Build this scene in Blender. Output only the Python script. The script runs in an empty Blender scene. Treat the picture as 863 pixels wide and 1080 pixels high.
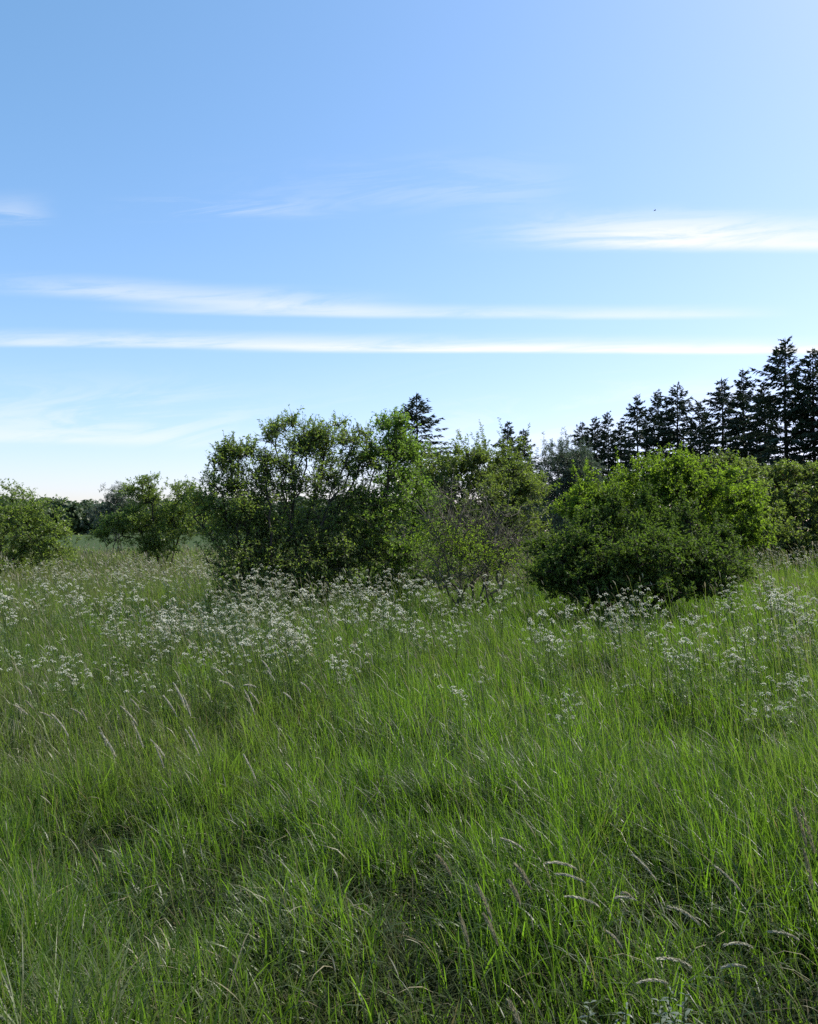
import bpy, math, random
import numpy as np
from mathutils import Vector

RNG = np.random.default_rng(7)
random.seed(7)
scene = bpy.context.scene
COL = scene.collection

# ------------------------------------------------------------------ camera
CAM_Z = 1.65
F = 850.0            # focal length in pixels of the 863 x 1080 photograph
HOR = 560.0          # row of the horizon
cam_d = bpy.data.cameras.new('camera')
cam = bpy.data.objects.new('camera', cam_d)
COL.objects.link(cam)
cam.location = (0, 0, CAM_Z)
cam.rotation_euler = (math.radians(90) + math.atan((HOR - 540) / F), 0, 0)
cam_d.sensor_fit = 'VERTICAL'
cam_d.sensor_height = 24
cam_d.lens = F / 1080 * 24
cam_d.clip_start = 0.05
cam_d.clip_end = 12000
scene.camera = cam

# ------------------------------------------------------------------ light
SUN_EL = math.radians(52)
SUN_AZ = math.radians(62)       # to the right of the view direction
SUN_DIR = Vector((math.sin(SUN_AZ) * math.cos(SUN_EL), math.cos(SUN_AZ) * math.cos(SUN_EL), math.sin(SUN_EL)))
sun_d = bpy.data.lights.new('sun', 'SUN')
sun_d.energy = 4.4
sun_d.angle = math.radians(0.5)
sun_d.color = (1.0, 0.95, 0.86)
sun = bpy.data.objects.new('sun', sun_d)
COL.objects.link(sun)
sun.rotation_euler = SUN_DIR.to_track_quat('Z', 'Y').to_euler()

vs = scene.view_settings
scene.display_settings.display_device = 'sRGB'
vs.view_transform = 'Standard'
vs.look = 'None'
vs.exposure = 0.72
vs.gamma = 1.0
vs.use_curve_mapping = False
SKY_STRENGTH = 0.127

cy = scene.cycles
cy.max_bounces = 7
cy.diffuse_bounces = 3
cy.glossy_bounces = 2
cy.transmission_bounces = 4
cy.transparent_max_bounces = 8
cy.volume_bounces = 0
cy.caustics_reflective = False
cy.caustics_refractive = False
cy.use_denoising = False
cy.sample_clamp_indirect = 4.0


# ------------------------------------------------------------------ node helper
class S:
    """a socket with arithmetic"""
    nt = None

    def __init__(self, s): self.s = s

    @staticmethod
    def op(kind, *a, clamp=False):
        n = S.nt.nodes.new('ShaderNodeMath')
        n.operation = kind
        n.use_clamp = clamp
        for i, v in enumerate(a):
            if isinstance(v, S): S.nt.links.new(v.s, n.inputs[i])
            else: n.inputs[i].default_value = v
        return S(n.outputs[0])
    def __add__(a, b): return S.op('ADD', a, b)
    def __radd__(a, b): return S.op('ADD', b, a)
    def __sub__(a, b): return S.op('SUBTRACT', a, b)
    def __rsub__(a, b): return S.op('SUBTRACT', b, a)
    def __mul__(a, b): return S.op('MULTIPLY', a, b)
    def __rmul__(a, b): return S.op('MULTIPLY', b, a)
    def __truediv__(a, b): return S.op('DIVIDE', a, b)


def sstep(x, a, b):
    n = S.nt.nodes.new('ShaderNodeMapRange')
    n.interpolation_type = 'SMOOTHSTEP'
    lo, hi = (a, b) if a < b else (b, a)
    n.inputs['From Min'].default_value = lo
    n.inputs['From Max'].default_value = hi
    n.inputs['To Min'].default_value = 0.0 if a < b else 1.0
    n.inputs['To Max'].default_value = 1.0 if a < b else 0.0
    S.nt.links.new(x.s, n.inputs['Value'])
    return S(n.outputs['Result'])


def noise_at(x, y, z, scale, detail=4, rough=0.55, dist=0.0):
    c = S.nt.nodes.new('ShaderNodeCombineXYZ')
    for i, v in enumerate((x, y, z)):
        if isinstance(v, S): S.nt.links.new(v.s, c.inputs[i])
        else: c.inputs[i].default_value = v
    n = S.nt.nodes.new('ShaderNodeTexNoise')
    n.inputs['Scale'].default_value = scale
    n.inputs['Detail'].default_value = detail
    n.inputs['Roughness'].default_value = rough
    n.inputs['Distortion'].default_value = dist
    S.nt.links.new(c.outputs[0], n.inputs['Vector'])
    return S(n.outputs['Fac'])


# ------------------------------------------------------------------ sky and its thin clouds
world = bpy.data.worlds.new('World')
scene.world = world
world.use_nodes = True
nt = world.node_tree
for n in list(nt.nodes): nt.nodes.remove(n)
S.nt = nt
out = nt.nodes.new('ShaderNodeOutputWorld')
bg = nt.nodes.new('ShaderNodeBackground')
bg.inputs['Strength'].default_value = SKY_STRENGTH
sky = nt.nodes.new('ShaderNodeTexSky')
sky.sky_type = 'NISHITA'
sky.sun_disc = False
sky.sun_elevation = SUN_EL
sky.sun_rotation = SUN_AZ
sky.air_density = 1.0
sky.dust_density = 0.9
sky.ozone_density = 7.0
sky.altitude = 0
tc = nt.nodes.new('ShaderNodeTexCoord')
sep = nt.nodes.new('ShaderNodeSeparateXYZ')
nt.links.new(tc.outputs['Generated'], sep.inputs[0])
DX, DY, DZ = (S(sep.outputs[i]) for i in range(3))
# a flat cirrus layer: bearing u = x/y, slope v = z/y of the line of sight, both of the place, not the lens
yy = S.op('MAXIMUM', DY, 0.02)
U = DX / yy
V = DZ / yy
wob = noise_at(U, V, 0.0, 2.2, 3) - 0.5
fine = noise_at(U * 2.5 + V * 2.0, V * 22.0 - U * 1.6, 3.3, 2.2, 7, 0.66, 0.7)
fine2 = noise_at(U * 1.2 + V * 2.5, V * 9.0 - U * 1.5, 7.7, 3.0, 7, 0.66, 0.9)


def streak(c0, c1, c2, below, above, u0, u1, u2, u3, amp, wobble=0.02, tex=0.7, fine=fine):
    """a streak of cirrus along v = c0 + c1 u + c2 u^2, sharp below and soft above"""
    line = U * c1 + U * U * c2 + c0 + wob * wobble
    d = V - line
    prof = sstep(d, -below, below * 0.25) * sstep(d, above, 0.0)
    mask = sstep(U, u0, u1) * sstep(U, u3, u2)
    t = sstep(fine, 0.62 - tex * 0.45, 0.62)
    return prof * mask * t * amp


def uv(px): return (px - 431.5) / F
def vv(py): return (HOR - py) / F

cl = streak(vv(366.5), -0.010, 0.0, .006, .024, -1.2, -0.25, 1.0, 1.4, 0.62, 0.006, 1.0)
cl = cl + streak(vv(369.5), -0.002, 0.0, .004, .013, -0.30, 0.0, 0.8, 1.2, 0.55, 0.004, 1.3)
cl = cl + streak(vv(324), -0.03, 0.028, .012, .030, -.60, -0.34, -0.18, 0.05, 0.45, 0.02, 0.8)
cl = cl + streak(vv(331), -0.01, 0.02, .006, .018, -.42, -0.16, 0.33, 0.50, 0.50, 0.008, 1.35)
cl = cl + streak(vv(254), -0.01, 0.0, .012, .055, 0.10, 0.36, 0.62, 0.95, 0.85, 0.012, 1.0)
cl = cl + streak(vv(252), 0.02, 0.0, .020, .050, 0.02, 0.22, 0.32, 0.5, 0.30, 0.02, 0.6)
cl = cl + streak(vv(205), 0.02, 0.0, .03, .075, -.32, 0.02, 0.12, 0.24, 0.15, 0.05, 0.5, fine2)
cl = cl + streak(vv(218), 0.02, 0.0, .014, .035, -.40, -.29, -.20, -.02, 0.22, 0.02, 0.5)
cl = cl + streak(vv(222), 0.02, 0.0, .014, .045, -.9, -.6, -.5, -.43, 0.28, 0.02, 0.6)
cl = cl + streak(vv(470), -0.02, 0.0, .02, .10, -1.0, -0.5, -.30, -.10, 0.36, 0.04, 0.5, fine2)
cl = cl + streak(vv(473), -0.02, 0.0, .006, .016, -.8, -0.5, -.35, -.2, 0.22, 0.01, 0.9)
cl = cl + streak(vv(484), 0.0, 0.0, .03, .05, -.1, 0.05, 0.16, 0.3, 0.35, 0.02, 0.6, fine2)
cl = cl + streak(vv(420), 0.01, 0.0, .02, .03, .2, 0.34, 0.45, 0.6, 0.35, 0.02, 0.6, fine2)
cl = cl + streak(vv(505), 0.0, 0.0, .03, .17, -.30, .15, 1.4, 1.8, 0.30, 0.03, 0.25, fine2)
cl = S.op('MINIMUM', cl * sstep(DY, 0.05, 0.2) * sstep(DZ, 0.0, 0.03), 1.0)
mix = nt.nodes.new('ShaderNodeMix')
mix.data_type = 'RGBA'
mix.inputs['B'].default_value = (5.0, 5.05, 5.1, 1)      # sunlit ice cloud, in the sky texture's own units
nt.links.new(cl.s, mix.inputs['Factor'])
tn = nt.nodes.new('ShaderNodeMix'); tn.data_type = 'RGBA'; tn.blend_type = 'MULTIPLY'; tn.inputs['Factor'].default_value = 1
tn.inputs['B'].default_value = (1.17, 1.12, 1.06, 1)       # the camera's white balance
sr = nt.nodes.new('ShaderNodeSeparateColor'); cr_ = nt.nodes.new('ShaderNodeCombineColor')
nt.links.new(sky.outputs[0], sr.inputs[0])
red = S.op('POWER', S(sr.outputs[0]) * (1 / 1.7), 1.18) * 1.7       # the camera's deeper blue away from the sun
nt.links.new(red.s, cr_.inputs[0]); grn = S.op('POWER', S(sr.outputs[1]) * (1 / 2.78), 0.90) * 2.78
nt.links.new(grn.s, cr_.inputs[1]); nt.links.new(sr.outputs[2], cr_.inputs[2])
nt.links.new(cr_.outputs[0], tn.inputs['A'])
nt.links.new(tn.outputs['Result'], mix.inputs['A'])
nt.links.new(mix.outputs['Result'], bg.inputs['Color'])
nt.links.new(bg.outputs[0], out.inputs[0])


# ------------------------------------------------------------------ helpers
def make_mesh(name, verts, quads, mats=(), midx=None, smooth=True, attrs=None):
    me = bpy.data.meshes.new(name)
    verts = np.ascontiguousarray(verts, dtype=np.float32).reshape(-1, 3)
    quads = np.ascontiguousarray(quads, dtype=np.int32).reshape(-1, 4)
    nq = len(quads)
    me.vertices.add(len(verts))
    me.vertices.foreach_set('co', verts.ravel())
    me.loops.add(nq * 4)
    me.loops.foreach_set('vertex_index', quads.ravel())
    me.polygons.add(nq)
    me.polygons.foreach_set('loop_start', np.arange(0, nq * 4, 4, dtype=np.int32))
    me.polygons.foreach_set('use_smooth', np.full(nq, smooth, dtype=bool))
    if midx is not None:
        me.polygons.foreach_set('material_index', np.ascontiguousarray(midx, dtype=np.int32))
    for m in mats: me.materials.append(m)
    for k, v in (attrs or {}).items():
        a = me.attributes.new(k, 'FLOAT', 'FACE')
        a.data.foreach_set('value', np.ascontiguousarray(v, dtype=np.float32))
    me.update(calc_edges=True)
    return me


def obj(name, me, parent=None, loc=(0, 0, 0)):
    o = bpy.data.objects.new(name, me)
    COL.objects.link(o)
    o.parent = parent
    o.location = loc
    return o


def tag(o, label=None, cat=None, group=None, kind=None):
    if label: o['label'] = label
    if cat: o['category'] = cat
    if group: o['group'] = group
    if kind: o['kind'] = kind
    return o


class MB:
    """gathers quads of many arrays into one mesh"""
    def __init__(self): self.v, self.q, self.m, self.t, self.n = [], [], [], [], 0
    def add(self, v, q, m=0, t=0.0):
        v = np.asarray(v, dtype=np.float64).reshape(-1, 3)
        q = np.asarray(q, dtype=np.int64).reshape(-1, 4)
        self.v.append(v); self.q.append(q + self.n); self.n += len(v)
        self.m.append(np.broadcast_to(np.asarray(m), (len(q),)))
        self.t.append(np.broadcast_to(np.asarray(t, dtype=np.float64), (len(q),)))
    def mesh(self, name, mats, smooth=True):
        return make_mesh(name, np.concatenate(self.v), np.concatenate(self.q), mats, np.concatenate(self.m), smooth,
                         {'tint': np.concatenate(self.t)})
    def build(self, name, mats, parent=None, loc=(0, 0, 0), smooth=True):
        return obj(name, self.mesh(name, mats, smooth), parent, loc)


_H = np.random.default_rng(11).random((256, 256))
def vnoise(x, y, s=1.0, o=0):
    """smooth value noise in 0..1"""
    x = np.asarray(x, float) / s + 37.3 + o * 17.7; y = np.asarray(y, float) / s + 91.1 + o * 5.3
    i, j = np.floor(x).astype(int), np.floor(y).astype(int)
    fx, fy = x - i, y - j
    fx, fy = fx * fx * (3 - 2 * fx), fy * fy * (3 - 2 * fy)
    h = lambda a, b: _H[a & 255, b & 255]
    return (h(i, j) * (1 - fx) + h(i + 1, j) * fx) * (1 - fy) + (h(i, j + 1) * (1 - fx) + h(i + 1, j + 1) * fx) * fy


def ss(x, a, b):
    t = np.clip((np.asarray(x, float) - a) / (b - a), 0, 1)
    return t * t * (3 - 2 * t)


def terrain(x, y):
    x = np.asarray(x, float); y = np.asarray(y, float)
    z = 0.55 * ss(y, 7, 28) * ss(x, -1, 9)
    near = 1 - ss(np.hypot(x, y), 40, 90)
    z = z + near * (0.10 * (vnoise(x, y, 2.6) - 0.5) + 0.05 * (vnoise(x, y, 0.9, 3) - 0.5))
    return z


def P(px, py, Y):
    """the point at depth Y on the line of sight through a place in the photograph"""
    return np.array([(px - 431.5) / F * Y, Y, CAM_Z - (py - HOR) / F * Y])


def unit(v): return v / np.maximum(np.linalg.norm(v, axis=-1, keepdims=True), 1e-9)


# ------------------------------------------------------------------ materials
def foliage_mat(name, dark, light, trans, mixf=0.4, rough=0.45, spec=0.5, tint=None, tintt=None):
    m = bpy.data.materials.new(name)
    m.use_nodes = True
    t = m.node_tree
    for n in list(t.nodes): t.nodes.remove(n)
    N = t.nodes.new; L = t.links.new
    o = N('ShaderNodeOutputMaterial'); p = N('ShaderNodeBsdfPrincipled'); tr = N('ShaderNodeBsdfTranslucent'); mx = N('ShaderNodeMixShader')
    g = N('ShaderNodeNewGeometry')
    r = N('ShaderNodeMix'); r.data_type = 'RGBA'
    r.inputs['A'].default_value = (*dark, 1); r.inputs['B'].default_value = (*light, 1)
    L(g.outputs['Random Per Island'], r.inputs['Factor'])
    col = r.outputs['Result']
    # a slow wander of hue from patch to patch, fixed to the place
    tcn = N('ShaderNodeTexCoord'); nz = N('ShaderNodeTexNoise'); nz.inputs['Scale'].default_value = 0.9; nz.inputs['Detail'].default_value = 2
    L(tcn.outputs['Object'], nz.inputs['Vector'])
    hs = N('ShaderNodeHueSaturation')
    mr = N('ShaderNodeMapRange'); mr.inputs['From Min'].default_value = 0.3; mr.inputs['From Max'].default_value = 0.7
    mr.inputs['To Min'].default_value = 0.486; mr.inputs['To Max'].default_value = 0.514
    L(nz.outputs['Fac'], mr.inputs['Value']); L(mr.outputs[0], hs.inputs['Hue']); L(col, hs.inputs['Color'])
    col = hs.outputs['Color']
    trc = N('ShaderNodeMix'); trc.data_type = 'RGBA'; trc.blend_type = 'MIX'
    trc.inputs['A'].default_value = (*[c * 0.75 for c in trans], 1); trc.inputs['B'].default_value = (*[c * 1.2 for c in trans], 1)
    L(g.outputs['Random Per Island'], trc.inputs['Factor'])
    tcol = trc.outputs['Result']
    if tint:
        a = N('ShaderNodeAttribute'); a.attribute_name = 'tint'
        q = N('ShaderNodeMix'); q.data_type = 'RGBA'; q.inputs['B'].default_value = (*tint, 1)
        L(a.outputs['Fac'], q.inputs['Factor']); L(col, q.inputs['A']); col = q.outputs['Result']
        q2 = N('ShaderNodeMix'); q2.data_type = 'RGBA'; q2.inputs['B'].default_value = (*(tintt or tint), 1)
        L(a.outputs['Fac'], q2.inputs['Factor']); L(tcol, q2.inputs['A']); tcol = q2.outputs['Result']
    L(col, p.inputs['Base Color']); L(tcol, tr.inputs['Color'])
    p.inputs['Roughness'].default_value = rough
    p.inputs['Specular IOR Level'].default_value = spec
    mx.inputs[0].default_value = mixf
    L(p.outputs[0], mx.inputs[1]); L(tr.outputs[0], mx.inputs[2]); L(mx.outputs[0], o.inputs[0])
    return m


def solid_mat(name, a, b, scale=20, rough=0.85, bump=0.3, bscale=None, stretch=(1, 1, 1)):
    m = bpy.data.materials.new(name)
    m.use_nodes = True
    t = m.node_tree
    p = t.nodes['Principled BSDF']
    N = t.nodes.new; L = t.links.new
    tcn = N('ShaderNodeTexCoord'); mp = N('ShaderNodeMapping'); mp.inputs['Scale'].default_value = stretch
    nz = N('ShaderNodeTexNoise'); nz.inputs['Scale'].default_value = scale; nz.inputs['Detail'].default_value = 6
    nz.inputs['Roughness'].default_value = 0.65
    cr = N('ShaderNodeValToRGB'); cr.color_ramp.elements[0].position = 0.33; cr.color_ramp.elements[1].position = 0.68
    cr.color_ramp.elements[0].color = (*a, 1); cr.color_ramp.elements[1].color = (*b, 1)
    L(tcn.outputs['Object'], mp.inputs[0]); L(mp.outputs[0], nz.inputs['Vector']); L(nz.outputs['Fac'], cr.inputs[0])
    L(cr.outputs[0], p.inputs['Base Color'])
    p.inputs['Roughness'].default_value = rough
    p.inputs['Specular IOR Level'].default_value = 0.25
    bp = N('ShaderNodeBump'); bp.inputs['Strength'].default_value = bump; bp.inputs['Distance'].default_value = 0.02
    L(nz.outputs['Fac'], bp.inputs['Height']); L(bp.outputs[0], p.inputs['Normal'])
    return m


M = {}
M['soil'] = solid_mat('soil_and_thatch', (.012, .016, .006), (.032, .038, .014), 24.0, 0.95, 0.15)
M['crop'] = solid_mat('green_crop', (.034, .056, .022), (.052, .074, .030), 0.6, 0.9, 0.8, stretch=(3, .4, 1))
M['bark'] = solid_mat('grey_brown_bark', (.035, .028, .020), (.10, .085, .065), 14, 0.9, 0.6, stretch=(1, 1, .3))
M['bark_dark'] = solid_mat('dark_bark', (.020, .016, .012), (.055, .045, .035), 14, 0.9, 0.5, stretch=(1, 1, .3))
M['dead_wood'] = solid_mat('dead_grey_wood', (.060, .052, .038), (.17, .15, .115), 9, 0.85, 0.3)
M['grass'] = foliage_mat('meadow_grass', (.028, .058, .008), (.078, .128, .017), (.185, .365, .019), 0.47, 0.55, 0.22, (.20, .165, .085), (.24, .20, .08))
M['grass_glossy'] = foliage_mat('glossy_grass', (.034, .060, .016), (.075, .108, .030), (.14, .24, .030), 0.34, 0.44, 0.42, (.30, .26, .16), (.2, .17, .09))
M['thatch'] = foliage_mat('old_leaf_thatch', (.012, .022, .006), (.034, .046, .014), (.04, .06, .015), 0.25, 0.7, 0.15, (.16, .13, .075), (.1, .08, .04))
M['seed'] = foliage_mat('grass_seed_heads', (.19, .175, .095), (.34, .315, .19), (.25, .225, .12), 0.35, 0.8, 0.1, (.54, .53, .41), (.4, .35, .24))
M['elder'] = foliage_mat('elder_leaves', (.060, .100, .024), (.140, .185, .046), (.27, .40, .05), 0.47, 0.42)
M['elder_bright'] = foliage_mat('fresh_elder_leaves', (.065, .110, .022), (.135, .195, .038), (.24, .42, .04), 0.47, 0.42)
M['thorn'] = foliage_mat('hawthorn_leaves', (.034, .064, .013), (.088, .132, .025), (.15, .26, .025), 0.36, 0.62, 0.22)
M['thorn_bright'] = foliage_mat('bright_hawthorn_leaves', (.072, .118, .014), (.142, .198, .026), (.25, .41, .025), 0.48, 0.6, 0.25)
M['olive'] = foliage_mat('olive_leaves', (.060, .090, .024), (.120, .150, .044), (.20, .29, .05), 0.38, 0.48)
M['olive_lit'] = foliage_mat('lit_olive_leaves', (.064, .096, .023), (.124, .158, .042), (.22, .32, .04), 0.46, 0.5)  # olive copy with sunlight put into its colour, for crowns whose near side is shaded
M['willow'] = foliage_mat('grey_willow_leaves', (.055, .078, .050), (.115, .140, .095), (.12, .18, .09), 0.30, 0.5)
M['faded'] = foliage_mat('faded_blossom', (.16, .11, .07), (.28, .20, .13), (.2, .13, .09), 0.3, 0.7, 0.2)
M['spruce'] = foliage_mat('spruce_needles', (.024, .042, .022), (.054, .080, .038), (.05, .085, .035), 0.12, 0.5, 0.3)
M['wood'] = foliage_mat('woodland_leaves', (.026, .050, .020), (.060, .092, .034), (.09, .15, .04), 0.28, 0.5, 0.3)
M['nettle'] = foliage_mat('nettle_leaves', (.036, .070, .030), (.065, .105, .045), (.09, .18, .05), 0.32, 0.5)
M['weed'] = foliage_mat('pale_weed_leaves', (.07, .10, .06), (.13, .16, .11), (.12, .18, .08), 0.3, 0.4)
M['stalk'] = foliage_mat('green_stalks', (.060, .100, .020), (.10, .150, .03), (.14, .24, .03), 0.3, 0.45)
M['petal'] = foliage_mat('white_umbel_flowers', (.80, .79, .65), (.87, .85, .74), (.76, .75, .58), 0.40, 0.7, 0.2)
M['plumage'] = solid_mat('dark_plumage', (.03, .03, .03), (.07, .07, .07), 30)

M['crop'].node_tree.nodes['Principled BSDF'].inputs['Specular IOR Level'].default_value = 0.02
M['soil'].node_tree.nodes['Principled BSDF'].inputs['Specular IOR Level'].default_value = 0.05

# ------------------------------------------------------------------ ground
def warp(n, near, far, k):
    s = np.linspace(-1, 1, n)
    return np.sign(s) * (np.abs(s) * near + (np.abs(s) ** k) * far)
gx = warp(281, 30, 4000, 7)
gy = np.concatenate([warp(241, 60, 5000, 7)])
X, Y = np.meshgrid(gx, gy + 12)
Z = terrain(X, Y)
nx, ny = len(gx), len(gy)
idx = np.arange(nx * ny).reshape(ny, nx)
quads = np.stack([idx[:-1, :-1], idx[:-1, 1:], idx[1:, 1:], idx[1:, :-1]], -1).reshape(-1, 4)
g = obj('ground', make_mesh('ground', np.stack([X, Y, Z], -1), quads, [M['soil']]))
tag(g, kind='structure')

# the crop field beyond the meadow
fx = np.linspace(-420, 300, 40); fy = np.concatenate([np.linspace(48, 120, 12), np.linspace(140, 420, 14)])
X, Y = np.meshgrid(fx, fy)
Z = terrain(X, Y) + 0.30
Z[0, :] -= 0.35
nx, ny = len(fx), len(fy)
idx = np.arange(nx * ny).reshape(ny, nx)
quads = np.stack([idx[:-1, :-1], idx[:-1, 1:], idx[1:, 1:], idx[1:, :-1]], -1).reshape(-1, 4)
g = obj('crop_field', make_mesh('crop_field', np.stack([X, Y, Z], -1), quads, [M['crop']]))
tag(g, kind='structure')


# ------------------------------------------------------------------ blades
def blades(base, L, w, th0, th1, az, k=4, twist=None, pw=1.4, shape='blade'):
    """curved tapering strips: base (n,3), length, width, lean at foot and at tip, bearing of the lean"""
    n = len(base)
    t = np.linspace(0, 1, k + 1)
    tm = (t[1:] + t[:-1]) / 2
    th = th0[:, None] + (th1 - th0)[:, None] * tm[None] ** pw
    d = np.stack([np.cos(az), np.sin(az), np.zeros(n)], -1)
    up = np.array([0, 0, 1.0])
    step = (np.sin(th)[..., None] * d[:, None, :] + np.cos(th)[..., None] * up) * (L / k)[:, None, None]
    spine = base[:, None, :] + np.concatenate([np.zeros((n, 1, 3)), np.cumsum(step, 1)], 1)
    tw = np.zeros(n) if twist is None else twist
    side = np.stack([-np.sin(az + tw), np.cos(az + tw), np.zeros(n)], -1)
    if shape == 'blade': prof = np.clip(0.75 + 0.5 * t - 1.22 * t ** 2.2, 0.03, 1)
    elif shape == 'leaf': prof = np.sin(np.pi * np.clip(t * 0.92 + 0.05, 0, 1))
    else: prof = np.ones(k + 1)
    half = side[:, None, :] * (w[:, None] * prof[None] / 2)[..., None]
    v = np.stack([spine - half, spine + half], 2).reshape(n, -1, 3)
    i = np.arange(k)
    q1 = np.stack([2 * i, 2 * i + 1, 2 * i + 3, 2 * i + 2], -1)
    q = (np.arange(n)[:, None, None] * (2 * (k + 1)) + q1[None]).reshape(-1, 4)
    return v.reshape(-1, 3), q, k, spine


def wedge(n, y0, y1, slope=0.60, margin=1.6):
    """n places in the piece of meadow the photograph looks over, with a margin to each side"""
    out = []
    need = n
    ymax = y1
    while need > 0:
        y = np.sqrt(RNG.uniform(y0 * y0 if y0 > 0 else 0, y1 * y1, need * 2)) if y0 > 0 else RNG.uniform(y0, y1, need * 2)
        x = RNG.uniform(-1, 1, need * 2) * (slope * y1 + margin)
        ok = np.abs(x) < slope * np.maximum(y, 0) + margin
        p = np.stack([x[ok], y[ok]], -1)[:need]
        out.append(p); need -= len(p)
    return np.concatenate(out)


LEAN = math.pi            # the wind leans the grass to the left
HOLLOWS = [(385, 985, .55), (560, 985, .4), (845, 965, .5), (440, 885, .35), (760, 745, .35), (640, 1010, .3), (95, 830, .35), (215, 870, .4), (240, 645, .9), (700, 880, .3)]
def hollow(x, y):
    """places where the grass stands thinner and lower and the dark of the sward shows"""
    h = np.zeros(len(x))
    for px, py, r in HOLLOWS:
        Yh = min((CAM_Z - 0.42) * F / (py - HOR), 40)
        xc = (px - 431.5) / F * Yh
        h = np.maximum(h, np.exp(-((x - xc) ** 2 + ((y - Yh) * 0.6) ** 2) / (r * r)))
    return h


def grass_layer(mb, n, y0, y1, L0, L1, w0, w1, k, droop=0.25, slope=0.6, margin=1.6, tuft=0.0):
    p = wedge(n, y0, y1, slope, margin)
    x, y = p[:, 0], p[:, 1]
    ho = hollow(x, y)
    dens = 0.22 + 0.78 * ss(vnoise(x, y, .22, 4) * .6 + vnoise(x, y, .9, 5) * .4, .25, .58)
    tf = ss(vnoise(x + .3 * vnoise(x, y, .3, 17), y, .13, 16) * .6 + vnoise(x, y, .38, 18) * .4, .42, .66)
    ok = RNG.random(len(x)) < dens * (1 - 0.78 * ho) * (1 - tuft + tuft * tf)
    p, ho = p[ok], ho[ok]; x, y = p[:, 0], p[:, 1]; n = len(p)
    hm = 0.58 + 0.36 * vnoise(x, y, 1.3, 1) + 0.55 * (vnoise(x, y, .24, 2) - 0.3)
    L = RNG.uniform(L0, L1, n) * hm * (1 - .55 * ho)
    w = RNG.uniform(w0, w1, n)
    az = np.where(RNG.random(n) < .58, RNG.uniform(0, 2 * math.pi, n), LEAN + RNG.normal(0, .8, n)) + 1.6 * (vnoise(x, y, 1.1, 8) - .5)
    th0 = np.abs(RNG.normal(0.0, 0.26, n))
    th1 = th0 + np.abs(RNG.normal(0.35, 0.35, n))
    dr = RNG.random(n) < droop * (0.5 + vnoise(x, y, .7, 9))
    th1 = np.where(dr, RNG.uniform(1.1, 2.7, n), th1)
    b = np.stack([x, y, terrain(x, y) - 0.01], -1)
    v, q, k, _ = blades(b, L, w, th0, th1, az, k, RNG.normal(0, .7, n))
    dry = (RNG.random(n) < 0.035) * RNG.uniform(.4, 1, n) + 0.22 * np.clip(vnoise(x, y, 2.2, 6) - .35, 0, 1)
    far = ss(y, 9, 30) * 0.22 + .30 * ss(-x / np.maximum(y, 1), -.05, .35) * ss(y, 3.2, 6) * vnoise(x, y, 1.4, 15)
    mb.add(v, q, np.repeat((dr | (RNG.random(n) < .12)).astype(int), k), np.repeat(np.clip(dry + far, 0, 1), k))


mb = MB()
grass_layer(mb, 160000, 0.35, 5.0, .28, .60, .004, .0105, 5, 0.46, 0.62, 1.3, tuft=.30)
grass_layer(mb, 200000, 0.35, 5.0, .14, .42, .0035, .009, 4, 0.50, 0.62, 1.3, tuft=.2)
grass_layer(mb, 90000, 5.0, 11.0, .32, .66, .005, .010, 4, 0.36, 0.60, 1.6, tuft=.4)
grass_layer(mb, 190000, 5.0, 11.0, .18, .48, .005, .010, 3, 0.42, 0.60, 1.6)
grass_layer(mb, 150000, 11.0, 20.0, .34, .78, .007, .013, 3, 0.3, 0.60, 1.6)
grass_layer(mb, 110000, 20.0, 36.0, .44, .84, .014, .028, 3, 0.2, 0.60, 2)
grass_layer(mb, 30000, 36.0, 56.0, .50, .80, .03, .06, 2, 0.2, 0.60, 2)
# thatch: short flat-lying leaves and dead straw that close the sward
p = np.concatenate([wedge(40000, .35, 5, .62, 1.3), wedge(25000, 5, 11, .6, 1.6)])
n = len(p)
v, q, k, _ = blades(np.stack([p[:, 0], p[:, 1], terrain(p[:, 0], p[:, 1]) + RNG.uniform(0, .07, n)], -1), RNG.uniform(.08, .24, n), RNG.uniform(.004, .009, n),
                    RNG.uniform(.5, 1.4, n), RNG.uniform(1.2, 2.1, n), RNG.uniform(0, 6.28, n), 3, RNG.normal(0, .8, n))
mb.add(v, q, 2, np.repeat(np.where(RNG.random(n) < .08, RNG.uniform(.3, .8, n), 0), k))
tag(mb.build('grass', [M['grass'], M['grass_glossy'], M['thatch']]), kind='stuff')
tag(COL.objects['grass'], 'long green meadow grass leaning left in the wind', 'grass')


# ------------------------------------------------------------------ flowering grass
def stalks(mb, x, y, H, head, bend, az, hw, tint, sw=0.0022, z=None):
    n = len(x)
    b = np.stack([x, y, terrain(x, y) if z is None else z], -1)
    th0 = RNG.uniform(.03, .18, n)
    v, q, k, sp = blades(b, H, np.full(n, 1.0) * sw, th0, bend * .7, az, 4, None, 1.8, 'stem')
    mb.add(v, q, 0, np.repeat(.25 + .3 * RNG.random(n), k))
    tip = sp[:, -1]
    for tw in (0.0, math.pi / 2):
        v, q, k, _ = blades(tip, head, hw, bend * .75, bend * 1.25 + .1, az, 4, np.full(n, tw) , 1.0, 'leaf')
        if tw:   # second strip stands upright across the first
            pass
        mb.add(v, q, 1, np.repeat(tint, k))


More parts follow.
